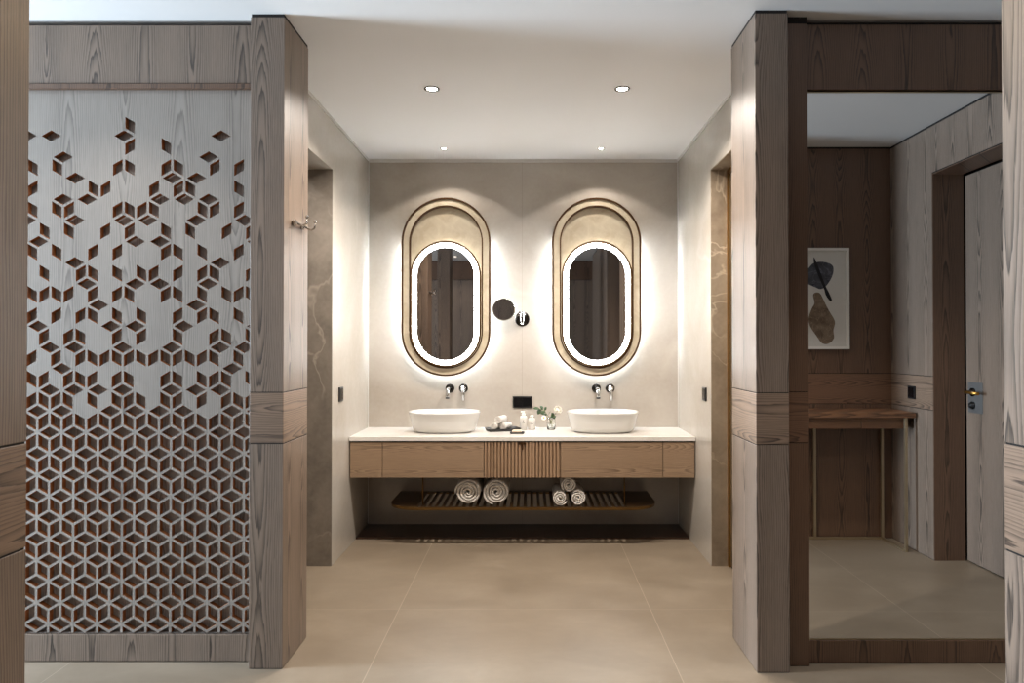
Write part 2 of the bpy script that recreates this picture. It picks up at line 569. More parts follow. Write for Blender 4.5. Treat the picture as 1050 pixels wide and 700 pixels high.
# entrance wall with the door recess
m = MB()
XE = 2.545
clad(m, XE, XE + 0.2, 0.9, 1.57)
m.box(XE, XE + 0.2, 1.572, 2.60, 2.455, H - 0.014, M['veneer_b'])
m.box(XE + 0.002, XE + 0.2, 1.572, 2.60, 2.45, H, M['gap'])
clad(m, XE, XE + 0.2, 2.602, 3.24)
m.box(XE + 0.27, XE + 0.36, 0.9, 3.24, 0, H, M['gap'])
struct(m.build('wall_entrance', bevel=0.0015))
m = MB()
m.box(XE + 0.003, XE + 0.199, 1.571, 1.576, 0.0, 2.45, M['dark_veneer'])
m.box(XE + 0.003, XE + 0.199, 2.594, 2.599, 0.0, 2.45, M['dark_veneer'])
m.box(XE + 0.003, XE + 0.199, 1.576, 2.594, 2.444, 2.449, M['dark_veneer'])
struct(m.build('trim_8'))
d2 = bpy.data.objects.new('door_2', None); COL.objects.link(d2); d2.location = (XE + 0.21, 2.08, 0)
struct(d2, 'grey ash entrance door with lever handle, seen in the tall mirror')
m = MB(); m.box(XE + 0.205, XE + 0.25, 1.585, 2.59, 0.008, 2.43, M['veneer']); m.build('door_leaf', d2, bevel=0.002)
m = MB()
m.box(XE + 0.2015, XE + 0.2045, 1.605, 1.745, 0.94, 1.13, M['steel'])
m.build('handle_plate', d2, bevel=0.0006)
m = MB()
hy, hz = 1.655, 1.068
m.lathe((XE + 0.2015, hy, hz), [(0.026, 0), (0.026, -0.008), (0.011, -0.010), (0.011, -0.05)], M['dark_chrome'], 'x', 24)
m.tube([(XE + 0.155, hy - 0.006, hz), (XE + 0.15, hy + 0.03, hz), (XE + 0.152, hy + 0.125, hz - 0.002)], 0.0095, M['brass'], 12)
m.build('door_handle', d2)
m = MB()
m.lathe((XE + 0.2015, hy, hz - 0.082), [(0.024, 0), (0.024, -0.008), (0.015, -0.010), (0.015, -0.022), (0.006, -0.024)], M['black'], 'x', 24)
m.build('door_lock', d2)

# bedroom shell behind the camera (seen in the basin mirrors)
m = MB()
for k, x0 in enumerate([-5.4, -4.5, -3.6, -2.7, -1.8, -0.9, 0.0, 0.9, 1.8]):
    m.box(x0 + 0.003, x0 + 0.897, -1.32, -1.3, 0.06, 2.44, M['veneer'])
    m.box(x0 + 0.003, x0 + 0.897, -1.32, -1.3, 2.45, H - 0.014, M['dark_veneer'])
m.box(-5.65, 2.8, -1.42, -1.318, 0, H, M['gap'])
struct(m.build('wall_wardrobe'))
# window wall
m = MB()
m.box(-5.80, -5.65, -1.4, 1.85, 0, H, M['plaster'])
m.box(-5.80, -5.65, 2.9, 3.2, 0, H, M['plaster'])
m.box(-5.80, -5.65, 1.85, 2.9, 2.5, H, M['plaster'])
m.box(-5.80, -5.65, 1.85, 2.9, 0, 0.1, M['plaster'])
struct(m.build('wall_window'))
w1 = MB()
for y0 in (1.85, 2.84):
    w1.box(-5.77, -5.69, y0, y0 + 0.06, 0.1, 2.5, M['black'])
w1.box(-5.77, -5.69, 1.85, 2.9, 0.1, 0.15, M['black'])
w1.box(-5.77, -5.69, 1.85, 2.9, 2.45, 2.5, M['black'])
struct(w1.build('window_1'))
m = MB(); m.box(2.8, 2.9, -1.4, 0.9, 0, H, M['plaster']); m.box(XE, 2.9, 0.85, 0.9, 0, H, M['plaster']); struct(m.build('wall_bedroom'))

# ================================================================== PIERCED SCREEN
SX, HW, A_, Z0, DZ = -2.1325, 0.05255, 0.0609, 2.2665, 0.09164   # column 0, half width, edge, row 0, row pitch
TOP = {
 -1: ([], [8], []),
 0: ([-1, 1, 7, 15], [11], [7]),
 1: ([2, 14], [0, 2, 8, 12], [6, 10, 14, 16]),
 2: ([3, 11, 13], [5, 13, 17], [-1, 5, 9, 11]),
 3: ([2, 4, 10, 12, 14], [0, 2, 8, 10, 14], [2, 6, 8, 14, 16]),
 4: ([-1, 3, 7, 9, 13, 17], [1, 3, 11, 13], [5, 7, 15, 17]),
 5: ([0, 8, 10, 18], [0, 2, 12, 14], [4, 6, 10, 16]),
 6: ([3, 15], [1, 5, 7, 9, 15], [3, 9, 11, 13, 17]),
 7: ([4, 8, 10, 14], [0, 2, 8, 12, 14, 16, 18], [0, 2, 4, 6, 10, 16]),
 8: ([5, 13], [5, 7, 9, 15, 17], [-1, 1, 3, 11, 13]),
 9: ([0, 6, 8, 12, 18], [4, 12, 16, 18], [0, 2, 6, 8, 14]),
 10: ([1, 3, 7, 11, 15, 17], [5, 7, 9, 11, 13, 15, 17], [-1, 1, 3, 5, 7, 9, 11, 13]),
 11: ([2, 16], [0, 4, 8, 12, 14, 16, 18], [0, 2, 4, 6, 10, 14]),
 12: ([1, 3, 5, 7, 11, 13, 15], [1, 3, 5, 7, 9, 11, 17], [-1, 1, 7, 11, 13, 15, 17]),
}
SX0, SX1, SZ0, SZ1 = -2.62, -1.192, 0.122, 2.47
SY0, SY1 = 3.0, 3.024


def clip_poly(poly):
    for ax, lim, sgn in ((0, SX0, 1), (0, SX1, -1), (1, SZ0, 1), (1, SZ1, -1)):
        out = []
        for i in range(len(poly)):
            p, q = poly[i], poly[(i + 1) % len(poly)]
            ip, iq = sgn * (p[ax] - lim) >= -1e-9, sgn * (q[ax] - lim) >= -1e-9
            if ip:
                out.append(p)
            if ip != iq:
                k = (lim - p[ax]) / (q[ax] - p[ax])
                out.append((p[0] + (q[0] - p[0]) * k, p[1] + (q[1] - p[1]) * k))
        poly = out
        if len(poly) < 3:
            return []
    return poly


def clip_seg(p, q):
    t0, t1 = 0.0, 1.0
    for ax, lo, hi in ((0, SX0, SX1), (1, SZ0, SZ1)):
        d = q[ax] - p[ax]
        if abs(d) < 1e-12:
            if p[ax] < lo or p[ax] > hi:
                return None
            continue
        a, b = (lo - p[ax]) / d, (hi - p[ax]) / d
        if a > b:
            a, b = b, a
        t0, t1 = max(t0, a), min(t1, b)
    if t0 >= t1 - 1e-9:
        return None
    f = lambda k: (p[0] + (q[0] - p[0]) * k, p[1] + (q[1] - p[1]) * k)
    return f(t0), f(t1)


def inset(poly, d):
    n = len(poly)
    ar = sum(poly[i][0] * poly[(i + 1) % n][1] - poly[(i + 1) % n][0] * poly[i][1] for i in range(n))
    if ar < 0:
        poly = poly[::-1]
    L = []
    for i in range(n):
        p, q = poly[i], poly[(i + 1) % n]
        dx, dz = q[0] - p[0], q[1] - p[1]
        l = math.hypot(dx, dz)
        nx, nz = -dz / l, dx / l
        L.append(((p[0] + nx * d, p[1] + nz * d), (dx, dz)))
    out = []
    for i in range(n):
        (p, u), (q, v) = L[i - 1], L[i]
        den = u[0] * v[1] - u[1] * v[0]
        k = ((q[0] - p[0]) * v[1] - (q[1] - p[1]) * v[0]) / den
        out.append((p[0] + u[0] * k, p[1] + u[1] * k))
    return poly, out


ls = thing('lattice_screen', 'tall wood screen pierced with cube-pattern lozenges, beside the pillar with the hook', 'screen', (-1.9, 3.03, 0))
m = MB()
used = {}
for r in range(-2, 24):
    zr = Z0 - DZ * r
    par = (r + 1) % 2
    for k in range(-12, 21):
        if k % 2 != par:
            continue
        xk = SX + HW * k
        kk, flip = k, False
        if k < -1:                                        # beyond the part the photograph shows: the same drawing turned over
            kk, flip = -2 - k, True
        if r >= 13:
            opn = {'T': not (r == 13 and kk in (4, 14)), 'L': True, 'R': True}
        else:
            T, L, R = TOP.get(r, ([], [], []))
            opn = {'T': kk in T, 'L': kk in (R if flip else L), 'R': kk in (L if flip else R)}
        hz_ = A_ / 2
        pt = (xk, zr + hz_); pl = (xk - HW, zr); pr = (xk + HW, zr); pb = (xk, zr - hz_)
        dn = lambda p: (p[0], p[1] - (DZ - hz_))
        cells = {'T': [pt, pl, pb, pr], 'L': [pl, dn(pl), dn(pb), pb], 'R': [pb, dn(pb), dn(pr), pr]}
        for key, poly in cells.items():
            if not opn[key]:
                c = clip_poly(poly)
                if c:
                    m.face([(x, SY0, z) for x, z in c], M['screen']); m.face([(x, SY1, z) for x, z in c], M['screen'])
                continue
            po, pi = inset(poly, 0.0053)
            for i in range(4):
                j = (i + 1) % 4
                c = clip_poly([po[i], po[j], pi[j], pi[i]])
                if c:
                    m.face([(x, SY0, z) for x, z in c], M['screen']); m.face([(x, SY1, z) for x, z in c], M['screen'])
                sg = clip_seg(pi[i], pi[j])
                if sg:
                    (x0, z0), (x1, z1) = sg
                    m.face([(x0, SY0, z0), (x1, SY0, z1), (x1, SY1, z1), (x0, SY1, z0)], M['cut'])
# solid board above the last row and the outer edges
ztop = Z0 + DZ * 2 - A_ / 2
xs = [SX + HW * k for k in range(-12, 22)]
edge = []
for k in range(-12, 21):
    xk = SX + HW * k
    if k % 2 == 1:
        edge += [(xk - HW, Z0 + 2 * DZ), (xk, Z0 + 2 * DZ + A_ / 2)]
for (xa, za), (xb, zb) in zip(edge, edge[1:]):
    c = clip_poly([(xa, za), (xb, zb), (xb, SZ1 + 0.1), (xa, SZ1 + 0.1)])
    if c:
        m.face([(x, SY0, z) for x, z in c], M['screen']); m.face([(x, SY1, z) for x, z in c], M['screen'])
for (x0, z0), (x1, z1) in (((SX0, SZ0), (SX1, SZ0)), ((SX1, SZ0), (SX1, SZ1)), ((SX1, SZ1), (SX0, SZ1)), ((SX0, SZ1), (SX0, SZ0))):
    m.face([(x0, SY0, z0), (x1, SY0, z1), (x1, SY1, z1), (x0, SY1, z0)], M['screen'])
po = m.build('pierced_panel', ls)
m = MB(); m.box(SX0, SX1, 3.034, 3.054, 0.0, SZ1 + 0.2, M['backing']); o = m.build('backing_board', ls)
m = MB(); m.box(SX0, -1.190, 2.985, 3.033, 2.490, H - 0.022, M['veneer']); m.box(SX0, -1.192, 2.978, 3.033, 2.466, 2.487, M['dark_veneer']); o = m.build('header_board', ls, bevel=0.0015)
m = MB(); m.box(SX0, -1.190, 2.991, 3.033, 0.004, 0.117, M['veneer_b']); m.build('base_board', ls, bevel=0.0015)
m = MB(); clad(m, -5.65, SX0 - 0.002, 2.96, 3.08); struct(m.build('wall_screen_side', bevel=0.0015))

# ================================================================== LARGE MIRROR
lm = thing('wall_mirror', 'tall frameless wall mirror between dark wood header and base board', 'mirror', (1.77, 2.99, 0))
m = MB(); m.box(1.184, 2.543, YM, 3.011, 0.104, 2.447, M['glass_mirror']); m.build('mirror_glass', lm)
m = MB()
m.box(1.1815, 2.543, YM - 0.002, YM + 0.02, 0.100, 0.1035, M['champagne'])
m.box(1.1815, 2.543, YM - 0.002, YM + 0.02, 2.4475, 2.451, M['champagne'])
m.box(1.1815, 1.1838, YM - 0.002, YM + 0.02, 0.1035, 2.4475, M['champagne'])
m.build('edge_trim', lm)
m = MB(); m.box(1.184, 2.543, YM - 0.012, 3.011, 2.458, H - 0.024, M['dark_veneer']); struct(m.build('trim_9', bevel=0.0015))
m = MB(); m.box(1.184, 2.543, YM - 0.008, 3.011, 0.004, 0.098, M['dark_veneer']); struct(m.build('baseboard_mirror', bevel=0.0015))

# ================================================================== VANITY
CZ = 0.742
vc = thing('vanity_cabinet', 'wall hung oak vanity cabinet with fluted centre under the white worktop', 'cabinet', (-0.06, 4.97, 0.465))
m = MB(); m.box(XL + 0.004, XR - 0.004, 4.712, YB - 0.002, 0.468, 0.700, M['oak_h']); m.box(XL + 0.01, XR - 0.01, 4.72, YB - 0.002, 0.700, 0.7125, M['gap'])
m.build('carcass', vc)
cuts = [-1.224, -1.004, -0.318, 0.200, 0.891, 1.107]
for i in (0, 1, 3, 4):
    m = MB(); m.box(cuts[i] + 0.002, cuts[i + 1] - 0.002, 4.692, 4.711, 0.466, 0.704, M['oak_h'])
    m.build('drawer_front', vc, bevel=0.001)
m = MB()
x0, x1 = cuts[2] + 0.003, cuts[3] - 0.003
m.box(x0, x1, 4.706, 4.711, 0.466, 0.704, M['oak_v'])
nsl = 22
pw = (x1 - x0) / nsl
for i in range(nsl):
    a = x0 + i * pw
    m.box(a + 0.0005, a + pw * 0.56, 4.690, 4.7062, 0.466, 0.704, M['oak_v'])
fl = m.build('fluted_front', vc, bevel=0.001)
m = MB()
m.box(-0.082, -0.034, 4.6865, 4.6895, 0.690, 0.704, M['bronze']); m.box(-0.064, -0.052, 4.6865, 4.6895, 0.655, 0.690, M['bronze'])
m.build('pull_tab', fl)
m = MB(); m.box(XL + 0.002, XR - 0.002, 4.684, YB - 0.001, 0.713, CZ, M['quartz'])
tag(m.build('worktop', bevel=0.002), 'white quartz worktop carrying both basins', 'worktop')
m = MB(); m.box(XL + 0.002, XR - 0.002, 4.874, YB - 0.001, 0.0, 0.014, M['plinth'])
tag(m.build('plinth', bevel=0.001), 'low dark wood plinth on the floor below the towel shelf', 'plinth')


# basins
def make_basin(cx, cy, label):
    t = thing('vessel_basin', label, 'basin', (cx, cy, CZ), 'vessel basins on the worktop')
    def se(a, b, z, n=64, e=2.45):
        pts = []
        for k in range(n):
            th = 2 * PI * k / n
            c, s = math.cos(th), math.sin(th)
            pts.append((math.copysign(abs(c) ** (2 / e), c) * a, math.copysign(abs(s) ** (2 / e), s) * b, z))
        return pts
    prof = [(0.10, 0.07, 0.0015), (0.188, 0.122, 0.0015), (0.206, 0.138, 0.006), (0.220, 0.150, 0.018), (0.229, 0.158, 0.036), (0.240, 0.168, 0.080), (0.2555, 0.183, 0.134),
            (0.2575, 0.185, 0.141), (0.2562, 0.1837, 0.1445), (0.2535, 0.181, 0.1455), (0.250, 0.1775, 0.143), (0.244, 0.171, 0.135), (0.229, 0.157, 0.07), (0.212, 0.142, 0.03), (0.17, 0.11, 0.014), (0.06, 0.05, 0.010), (0.02, 0.02, 0.009)]
    m = MB(); m.loft([se(a, b, z) for a, b, z in prof], M['ceramic'])
    o = m.build('basin_bowl'); o.parent = t
    m = MB(); m.lathe((0, 0.0, 0.0095), [(0.024, 0), (0.024, 0.004), (0.020, 0.006), (0.004, 0.0065)], M['chrome'], 'z', 24)
    o = m.build('drain'); o.parent = t
    return t


make_basin(-0.616, 4.975, 'oval white vessel basin beside the black towel tray')
make_basin(0.512, 4.975, 'oval white vessel basin beside the glass flower vase')


# wall mounted taps: spout and lever, each on a round rose
def make_tap(cx, lx, label):
    t = thing('wall_tap', label, 'tap', (cx, YB, 1.035), 'wall taps above the basins')
    m = MB(); m.lathe((0, -0.0005, 0), [(0.034, 0), (0.034, -0.007), (0.031, -0.010), (0.016, -0.0105)], M['dark_chrome'], 'y', 32)
    o = m.build('rose'); o.parent = t
    m = MB()
    m.tube([(0, -0.008, 0), (0, -0.09, 0), (0, -0.135, -0.002), (0, -0.158, -0.014), (0, -0.165, -0.036), (0, -0.166, -0.066)], 0.0145, M['chrome'], 16)
    o = m.build('spout'); o.parent = t
    m = MB(); m.lathe((0, -0.166, -0.0665), [(0.0150, 0.012), (0.0150, 0), (0.008, -0.001)], M['black'], 'z', 20)
    a = m.build('aerator'); a.parent = o
    m = MB(); m.lathe((lx, -0.0005, 0), [(0.034, 0), (0.034, -0.007), (0.031, -0.010), (0.016, -0.0105)], M['dark_chrome'], 'y', 32)
    o = m.build('lever_rose'); o.parent = t
    m = MB()
    m.lathe((lx, -0.009, 0), [(0.021, 0), (0.021, -0.034), (0.018, -0.038), (0.004, -0.038)], M['chrome'], 'y', 24)
    m.tube([(lx, -0.036, 0.002), (lx + 0.002, -0.046, -0.030), (lx + 0.003, -0.052, -0.088)], 0.011, M['chrome'], 12, radii=[0.016, 0.0125, 0.0125])
    o = m.build('lever'); o.parent = t
    return t


make_tap(-0.611, 0.102, 'chrome spout and lever above the basin beside the towel tray')
make_tap(0.492, 0.103, 'chrome spout and lever above the basin beside the flower vase')


# illuminated oval mirrors
def make_oval(cx, label):
    cz = 1.792
    t = thing('illuminated_mirror', label, 'mirror', (cx, YB, cz), 'oval lit mirrors over the basins')
    HWo, HHo = 0.331, 0.663
    def P(mb, name, par):
        o = mb.build(name); o.parent = par
        return o
    yf = -0.088                                         # front plane of the surround (wall at 0)
    # stand-off box on the wall, smaller than the surround, so that light washes out behind it
    m = MB(); prism(m, stadium(0, 0, HWo - 0.060, HHo - 0.060), -0.058, -0.0005, M['white_trim']); P(m, 'wall_box', t)
    m = MB(); prism(m, stadium(0, 0, HWo - 0.004, HHo - 0.004), -0.064, -0.0585, M['parchment']); pb = P(m, 'back_panel', t)
    m = MB(); ring_prism(m, stadium(0, 0, HWo, HHo), stadium(0, 0, HWo - 0.013, HHo - 0.013), yf - 0.010, -0.0585, M['bronze']); P(m, 'outer_rim', t)
    m = MB(); ring_prism(m, stadium(0, 0, HWo - 0.013, HHo - 0.013), stadium(0, 0, HWo - 0.057, HHo - 0.057), yf, -0.0645, M['parchment']); P(m, 'surround_band', t)
    m = MB(); ring_prism(m, stadium(0, 0, HWo - 0.057, HHo - 0.057), stadium(0, 0, HWo - 0.067, HHo - 0.067), yf - 0.006, -0.0645, M['bronze']); P(m, 'inner_rim', t)
    # back light: strip round the lower part of the wall box
    m = MB()
    o_ = stadium(0, 0, HWo - 0.058, HHo - 0.058); i_ = o_
    n = len(o_)
    for i in range(n):
        j = (i + 1) % n
        if o_[i][1] > 0.34 or o_[j][1] > 0.34:
            continue
        m.face([(o_[i][0], -0.050, o_[i][1]), (o_[j][0], -0.050, o_[j][1]), (o_[j][0], -0.004, o_[j][1]), (o_[i][0], -0.004, o_[i][1])], M['led_back'])
    # the straight flanks up to the lit height
    for s in (-1, 1):
        X = s * (HWo - 0.058)
        m.face([(X, -0.050, -(HHo - HWo)), (X, -0.050, 0.31), (X, -0.004, 0.31), (X, -0.004, -(HHo - HWo))], M['led_back'])
    P(m, 'backlight', t)
    # the mirror itself sits low in the surround
    mw, mh = 0.262, 0.467
    mc = -(HHo - 0.066) + mh + 0.002
    m = MB(); prism(m, stadium(0, mc, mw - 0.0185, mh - 0.0185), -0.1165, -0.0645, M['bronze']); P(m, 'mirror_case', t)
    m = MB(); ring_prism(m, stadium(0, mc, mw - 0.017, mh - 0.017), stadium(0, mc, mw - 0.018, mh - 0.018), -0.088, -0.070, M['led_edge']); P(m, 'edge_light', t)
    m = MB(); ring_prism(m, stadium(0, mc, mw, mh), stadium(0, mc, mw - 0.009, mh - 0.009), -0.124, -0.096, M['bronze'])
    ring_prism(m, stadium(0, mc, mw - 0.009, mh - 0.009), stadium(0, mc, mw - 0.0155, mh - 0.0155), -0.120, -0.100, M['champagne'])
    P(m, 'mirror_rim', t)
    m = MB(); ring_prism(m, stadium(0, mc, mw - 0.0165, mh - 0.0165), stadium(0, mc, mw - 0.050, mh - 0.050), -0.122, -0.117, M['led']); P(m, 'light_ring', t)
    m = MB(); prism(m, stadium(0, mc, mw - 0.0505, mh - 0.0505), -0.121, -0.117, M['glass_smoked']); P(m, 'mirror_glass', t)
    return t


make_oval(-0.631, 'lit oval mirror in a brass-rimmed parchment surround, nearest the hook pillar')
make_oval(0.487, 'lit oval mirror in a brass-rimmed parchment surround, nearest the tall mirror')

# magnifying mirror
mm = thing('magnifying_mirror', 'round chrome magnifying mirror on a wall arm between the oval mirrors', 'mirror', (-0.066, YB, 1.557))
def PP(mb, name, par):
    o = mb.build(name); o.parent = par
    return o
m = MB(); m.lathe((0, -0.0005, 0), [(0.056, 0), (0.056, -0.010), (0.053, -0.014), (0.01, -0.0145)], M['dark_chrome'], 'y', 40); PP(m, 'wall_plate', mm)
m = MB()
m.tube([(-0.009, -0.014, -0.022), (-0.009, -0.034, -0.020), (-0.009, -0.040, 0.052)], 0.0065, M['chrome'], 12)
m.tube([(0.009, -0.014, -0.022), (0.009, -0.034, -0.020), (0.009, -0.040, 0.052)], 0.0065, M['chrome'], 12)
m.lathe((0, -0.014, -0.034), [(0.011, 0), (0.011, -0.02), (0.004, -0.024)], M['chrome'], 'y', 20)
m.tube([(-0.009, -0.040, 0.050), (-0.06, -0.075, 0.060), (-0.130, -0.095, 0.066)], 0.005, M['chrome'], 12)
PP(m, 'arm', mm)
m = MB(); m.lathe((-0.136, -0.100, 0.068), [(0.070, 0.004), (0.084, 0), (0.086, -0.006), (0.084, -0.012), (0.078, -0.0125)], M['chrome'], 'y', 48); hd = PP(m, 'mirror_head', mm)
m = MB(); m.lathe((-0.136, -0.1127, 0.068), [(0.078, 0), (0.06, 0.0015), (0.03, 0.0025), (0.002, 0.003)], M['glass_smoked'], 'y', 48); PP(m, 'mirror_glass', hd)


# black plates
def plate(name, loc, size, axis, label, cat, rocker=True, group=None):
    t = thing(name, label, cat, loc, group)
    w, h = size
    def bx(mb, a0, a1, d0, d1, z0, z1, mt):
        if axis == 'y':
            mb.box(a0, a1, d0, d1, z0, z1, mt)
        else:
            mb.box(d0, d1, a0, a1, z0, z1, mt)
    s = -1 if axis in ('y', 'x-') else 1
    def dd(a, b):
        return (min(s * a, s * b), max(s * a, s * b))
    m = MB(); d = dd(0.0005, 0.009); bx(m, -w / 2, w / 2, d[0], d[1], -h / 2, h / 2, M['black'])
    o = m.build('cover_plate', bevel=0.001); o.parent = t
    m = MB(); d = dd(0.0092, 0.0115)
    n = 2 if rocker else 1
    ww = (w - 0.02) / n
    for i in range(n):
        a = -w / 2 + 0.01 + i * ww
        bx(m, a + 0.001, a + ww - 0.001, d[0], d[1], -h / 2 + 0.01, h / 2 - 0.01, M['black_gloss'])
    o = m.build('insert', bevel=0.0006); o.parent = t
    return t


plate('wall_socket', (-0.0645, YB, 0.931), (0.148, 0.088), 'y', 'black double socket plate on the back wall above the soap', 'socket', rocker=True)
plate('light_switch', (XL, 4.475, 1.044), (0.088, 0.092), 'x+', 'black light switch on the marble wall beside the dark stone opening', 'switch')
plate('light_switch', (XR, 4.435, 1.048), (0.088, 0.086), 'x-', 'black light switch on the marble wall beside the brass-framed door', 'switch')
plate('light_switch', (XE, 1.335, 1.045), (0.086, 0.086), 'x-', 'square black switch above the console, seen in the tall mirror', 'switch', rocker=False)

# robe hook
rh = thing('robe_hook', 'chrome double robe hook on the side of the pillar next to the screen', 'hook', (XPL, 3.09, 1.897))
m = MB(); m.tube([(0.001, -0.055, 0), (0.012, -0.055, 0)], 0.014, M['chrome'], 20); m.tube([(0.001, 0.055, 0), (0.012, 0.055, 0)], 0.014, M['chrome'], 20)
m.tube([(0.014, -0.075, 0), (0.014, 0.085, 0)], 0.0065, M['chrome'], 12); PP(m, 'rail', rh)
for yy in (-0.045, 0.07):
    m = MB(); m.tube([(0.016, yy, 0), (0.040, yy, -0.012), (0.056, yy, -0.004), (0.060, yy, 0.024)], 0.0055, M['chrome'], 12); m.lathe((0.060, yy, 0.024), [(0.0075, -0.002), (0.0085, 0.004), (0.005, 0.009), (0.001, 0.010)], M['chrome'], 'z', 14)
    PP(m, 'peg', rh)

# ================================================================== SHELF UNDER THE VANITY
sh = thing('towel_shelf', 'dark bronze slatted shelf hanging below the vanity', 'shelf', (-0.055, 4.96, 0.25))
SXa, SXb, SYa, SYb = -0.975, 0.865, 4.69, 5.225
def rail_outline(x0, x1, y0, y1, r, n=14):
    pts = [(x1, y1), (x0, y1)]
    for i in range(n + 1):
        a = PI + (PI / 2) * i / n
        pts.append((x0 + r + r * math.cos(a), y0 + r + r * math.sin(a)))
    for i in range(n + 1):
        a = 1.5 * PI + (PI / 2) * i / n
        pts.append((x1 - r + r * math.cos(a), y0 + r + r * math.sin(a)))
    return pts
m = MB()
zt, zb = 0.262, 0.250
ol = rail_outline(SXa, SXb, SYa, SYb, 0.20)
left = [p for p in ol if p[0] <= -0.775 + 1e-6]
n = 14
L = [(-0.775, SYb), (SXa, SYb)] + [(SXa + 0.2 + 0.2 * math.cos(PI + PI / 2 * i / n), SYa + 0.2 + 0.2 * math.sin(PI + PI / 2 * i / n)) for i in range(n + 1)]
m.loft([[(x, y, zb) for x, y in L], [(x, y, zt) for x, y in L]], M['tray_bronze'], smooth=False)
Rr = [(0.665, SYb), (0.665, SYa)] + [(SXb - 0.2 + 0.2 * math.cos(1.5 * PI + PI / 2 * i / n), SYa + 0.2 + 0.2 * math.sin(1.5 * PI + PI / 2 * i / n)) for i in range(1, n + 1)] + [(SXb, SYb)]
m.loft([[(x, y, zb) for x, y in Rr], [(x, y, zt) for x, y in Rr]], M['tray_bronze'], smooth=False)
m.box(-0.775, 0.665, SYa, SYa + 0.035, zb, zt, M['tray_bronze'])
m.box(-0.775, 0.665, SYb - 0.035, SYb, zb, zt, M['tray_bronze'])
k = 0
xx = -0.775 + 0.026
while xx < 0.655:
    m.box(xx, xx + 0.020, SYa + 0.03, SYb - 0.03, zb + 0.001, zt - 0.0005, M['tray_bronze'])
    xx += 0.0465
m.build('slatted_tray', sh)
m = MB()
lo = rail_outline(SXa - 0.003, SXb + 0.003, SYa - 0.003, SYb, 0.203)[1:]
li = rail_outline(SXa, SXb, SYa, SYb, 0.20)[1:]
lo.append((SXb + 0.003, SYb)); li.append((SXb, SYb))
for i in range(len(lo) - 1):
    a, b, c, d = lo[i], lo[i + 1], li[i + 1], li[i]
    for z in (0.247, 0.266):
        m.face([(a[0], a[1], z), (b[0], b[1], z), (c[0], c[1], z), (d[0], d[1], z)], M['shelf_edge'])
    m.face([(a[0], a[1], 0.247), (b[0], b[1], 0.247), (b[0], b[1], 0.266), (a[0], a[1], 0.266)], M['shelf_edge'])
    m.face([(d[0], d[1], 0.247), (c[0], c[1], 0.247), (c[0], c[1], 0.266), (d[0], d[1], 0.266)], M['tray_bronze'])
m.build('edge_strip', sh)
for x in (-0.745, 0.643):
    for y in (4.79,):
        m = MB(); m.tube([(x, y, 0.2625), (x, y, 0.4655)], 0.0055, M['shelf_edge'], 12); m.build('hanging_rod', sh)


# rolled towels
def make_roll(name, r, length, turns, label, loc, group, rotz=0.0, seed=1, squash=1.0):
    rnd = random.Random(seed)
    m = MB()
    th = r / (turns + 0.55)
    N = int(turns * 30)
    prof = []
    ph = rnd.random() * 6
    for i in range(N + 1):
        a = i / 30 * 2 * PI
        rr = th * 0.42 + th * (a / (2 * PI)) * 1.0
        wob = 1 + 0.03 * math.sin(a * 1.7 + ph) + 0.02 * math.sin(a * 3.3 + ph)
        prof.append((a, rr * wob))
    a_end = 2 * PI * turns
    k_ = r / (max(q[1] for q in prof) + th * 0.40)
    prof = [(q[0], q[1] * k_) for q in prof]
    th *= k_
    start = rnd.random() * 6
    def pt(a, rr, y):
        return (rr * math.cos(a + start), y, rr * math.sin(a + start) * squash)
    t2 = th * 0.40
    sec = []
    for a, rr in prof:
        sec.append((a, rr, t2 if a < a_end - 0.3 else t2 * max(0.25, (a_end - a) / 0.3)))
    rows = []
    for a, rr, h in sec:
        cyc = []
        jit = 0.004 * math.sin(a * 2.1 + ph) * (r / 0.09)
        y0, y1 = -length / 2 + jit, length / 2 + jit
        e = th * 0.3
        cyc = [pt(a, rr - h, y0 + e), pt(a, rr - h * 0.5, y0 + 0.1 * e), pt(a, rr + h * 0.5, y0), pt(a, rr + h, y0 + e), pt(a, rr + h, y1 - e), pt(a, rr + h * 0.5, y1), pt(a, rr - h * 0.5, y1), pt(a, rr - h, y1 - e)]
        rows.append(cyc)
    m.loft(rows, M['towel'])
    o = m.build(name)
    o.location = loc
    o.rotation_euler = (0, 0, rotz)
    return tag(o, label, 'towel', group)


G1 = 'rolled bath towels on the shelf'
G2 = 'small rolled towels stacked on the shelf'
TZ = 0.2625
make_roll('rolled_towel', 0.095, 0.34, 4, 'large rolled white towel on the shelf, nearest the rounded shelf end below the tray side', (-0.430, 4.91, TZ + 0.095), G1, 0.0, 3)
make_roll('rolled_towel', 0.095, 0.34, 4, 'large rolled white towel on the shelf, touching its twin and nearer the shelf middle', (-0.236, 4.915, TZ + 0.095), G1, 0.0, 5)
make_roll('rolled_towel', 0.0565, 0.30, 3, 'small rolled white towel at the pile bottom, nearer the large towels', (0.198, 4.88, TZ + 0.0565), G2, 0.0, 8)
make_roll('rolled_towel', 0.0565, 0.30, 3, 'small rolled white towel at the pile bottom, farther from the large towels', (0.320, 4.88, TZ + 0.0565), G2, 0.0, 9)
make_roll('rolled_towel', 0.0565, 0.30, 3, 'small rolled white towel lying on top of two others on the shelf', (0.259, 4.88, TZ + 0.1465), G2, 0.0, 12)

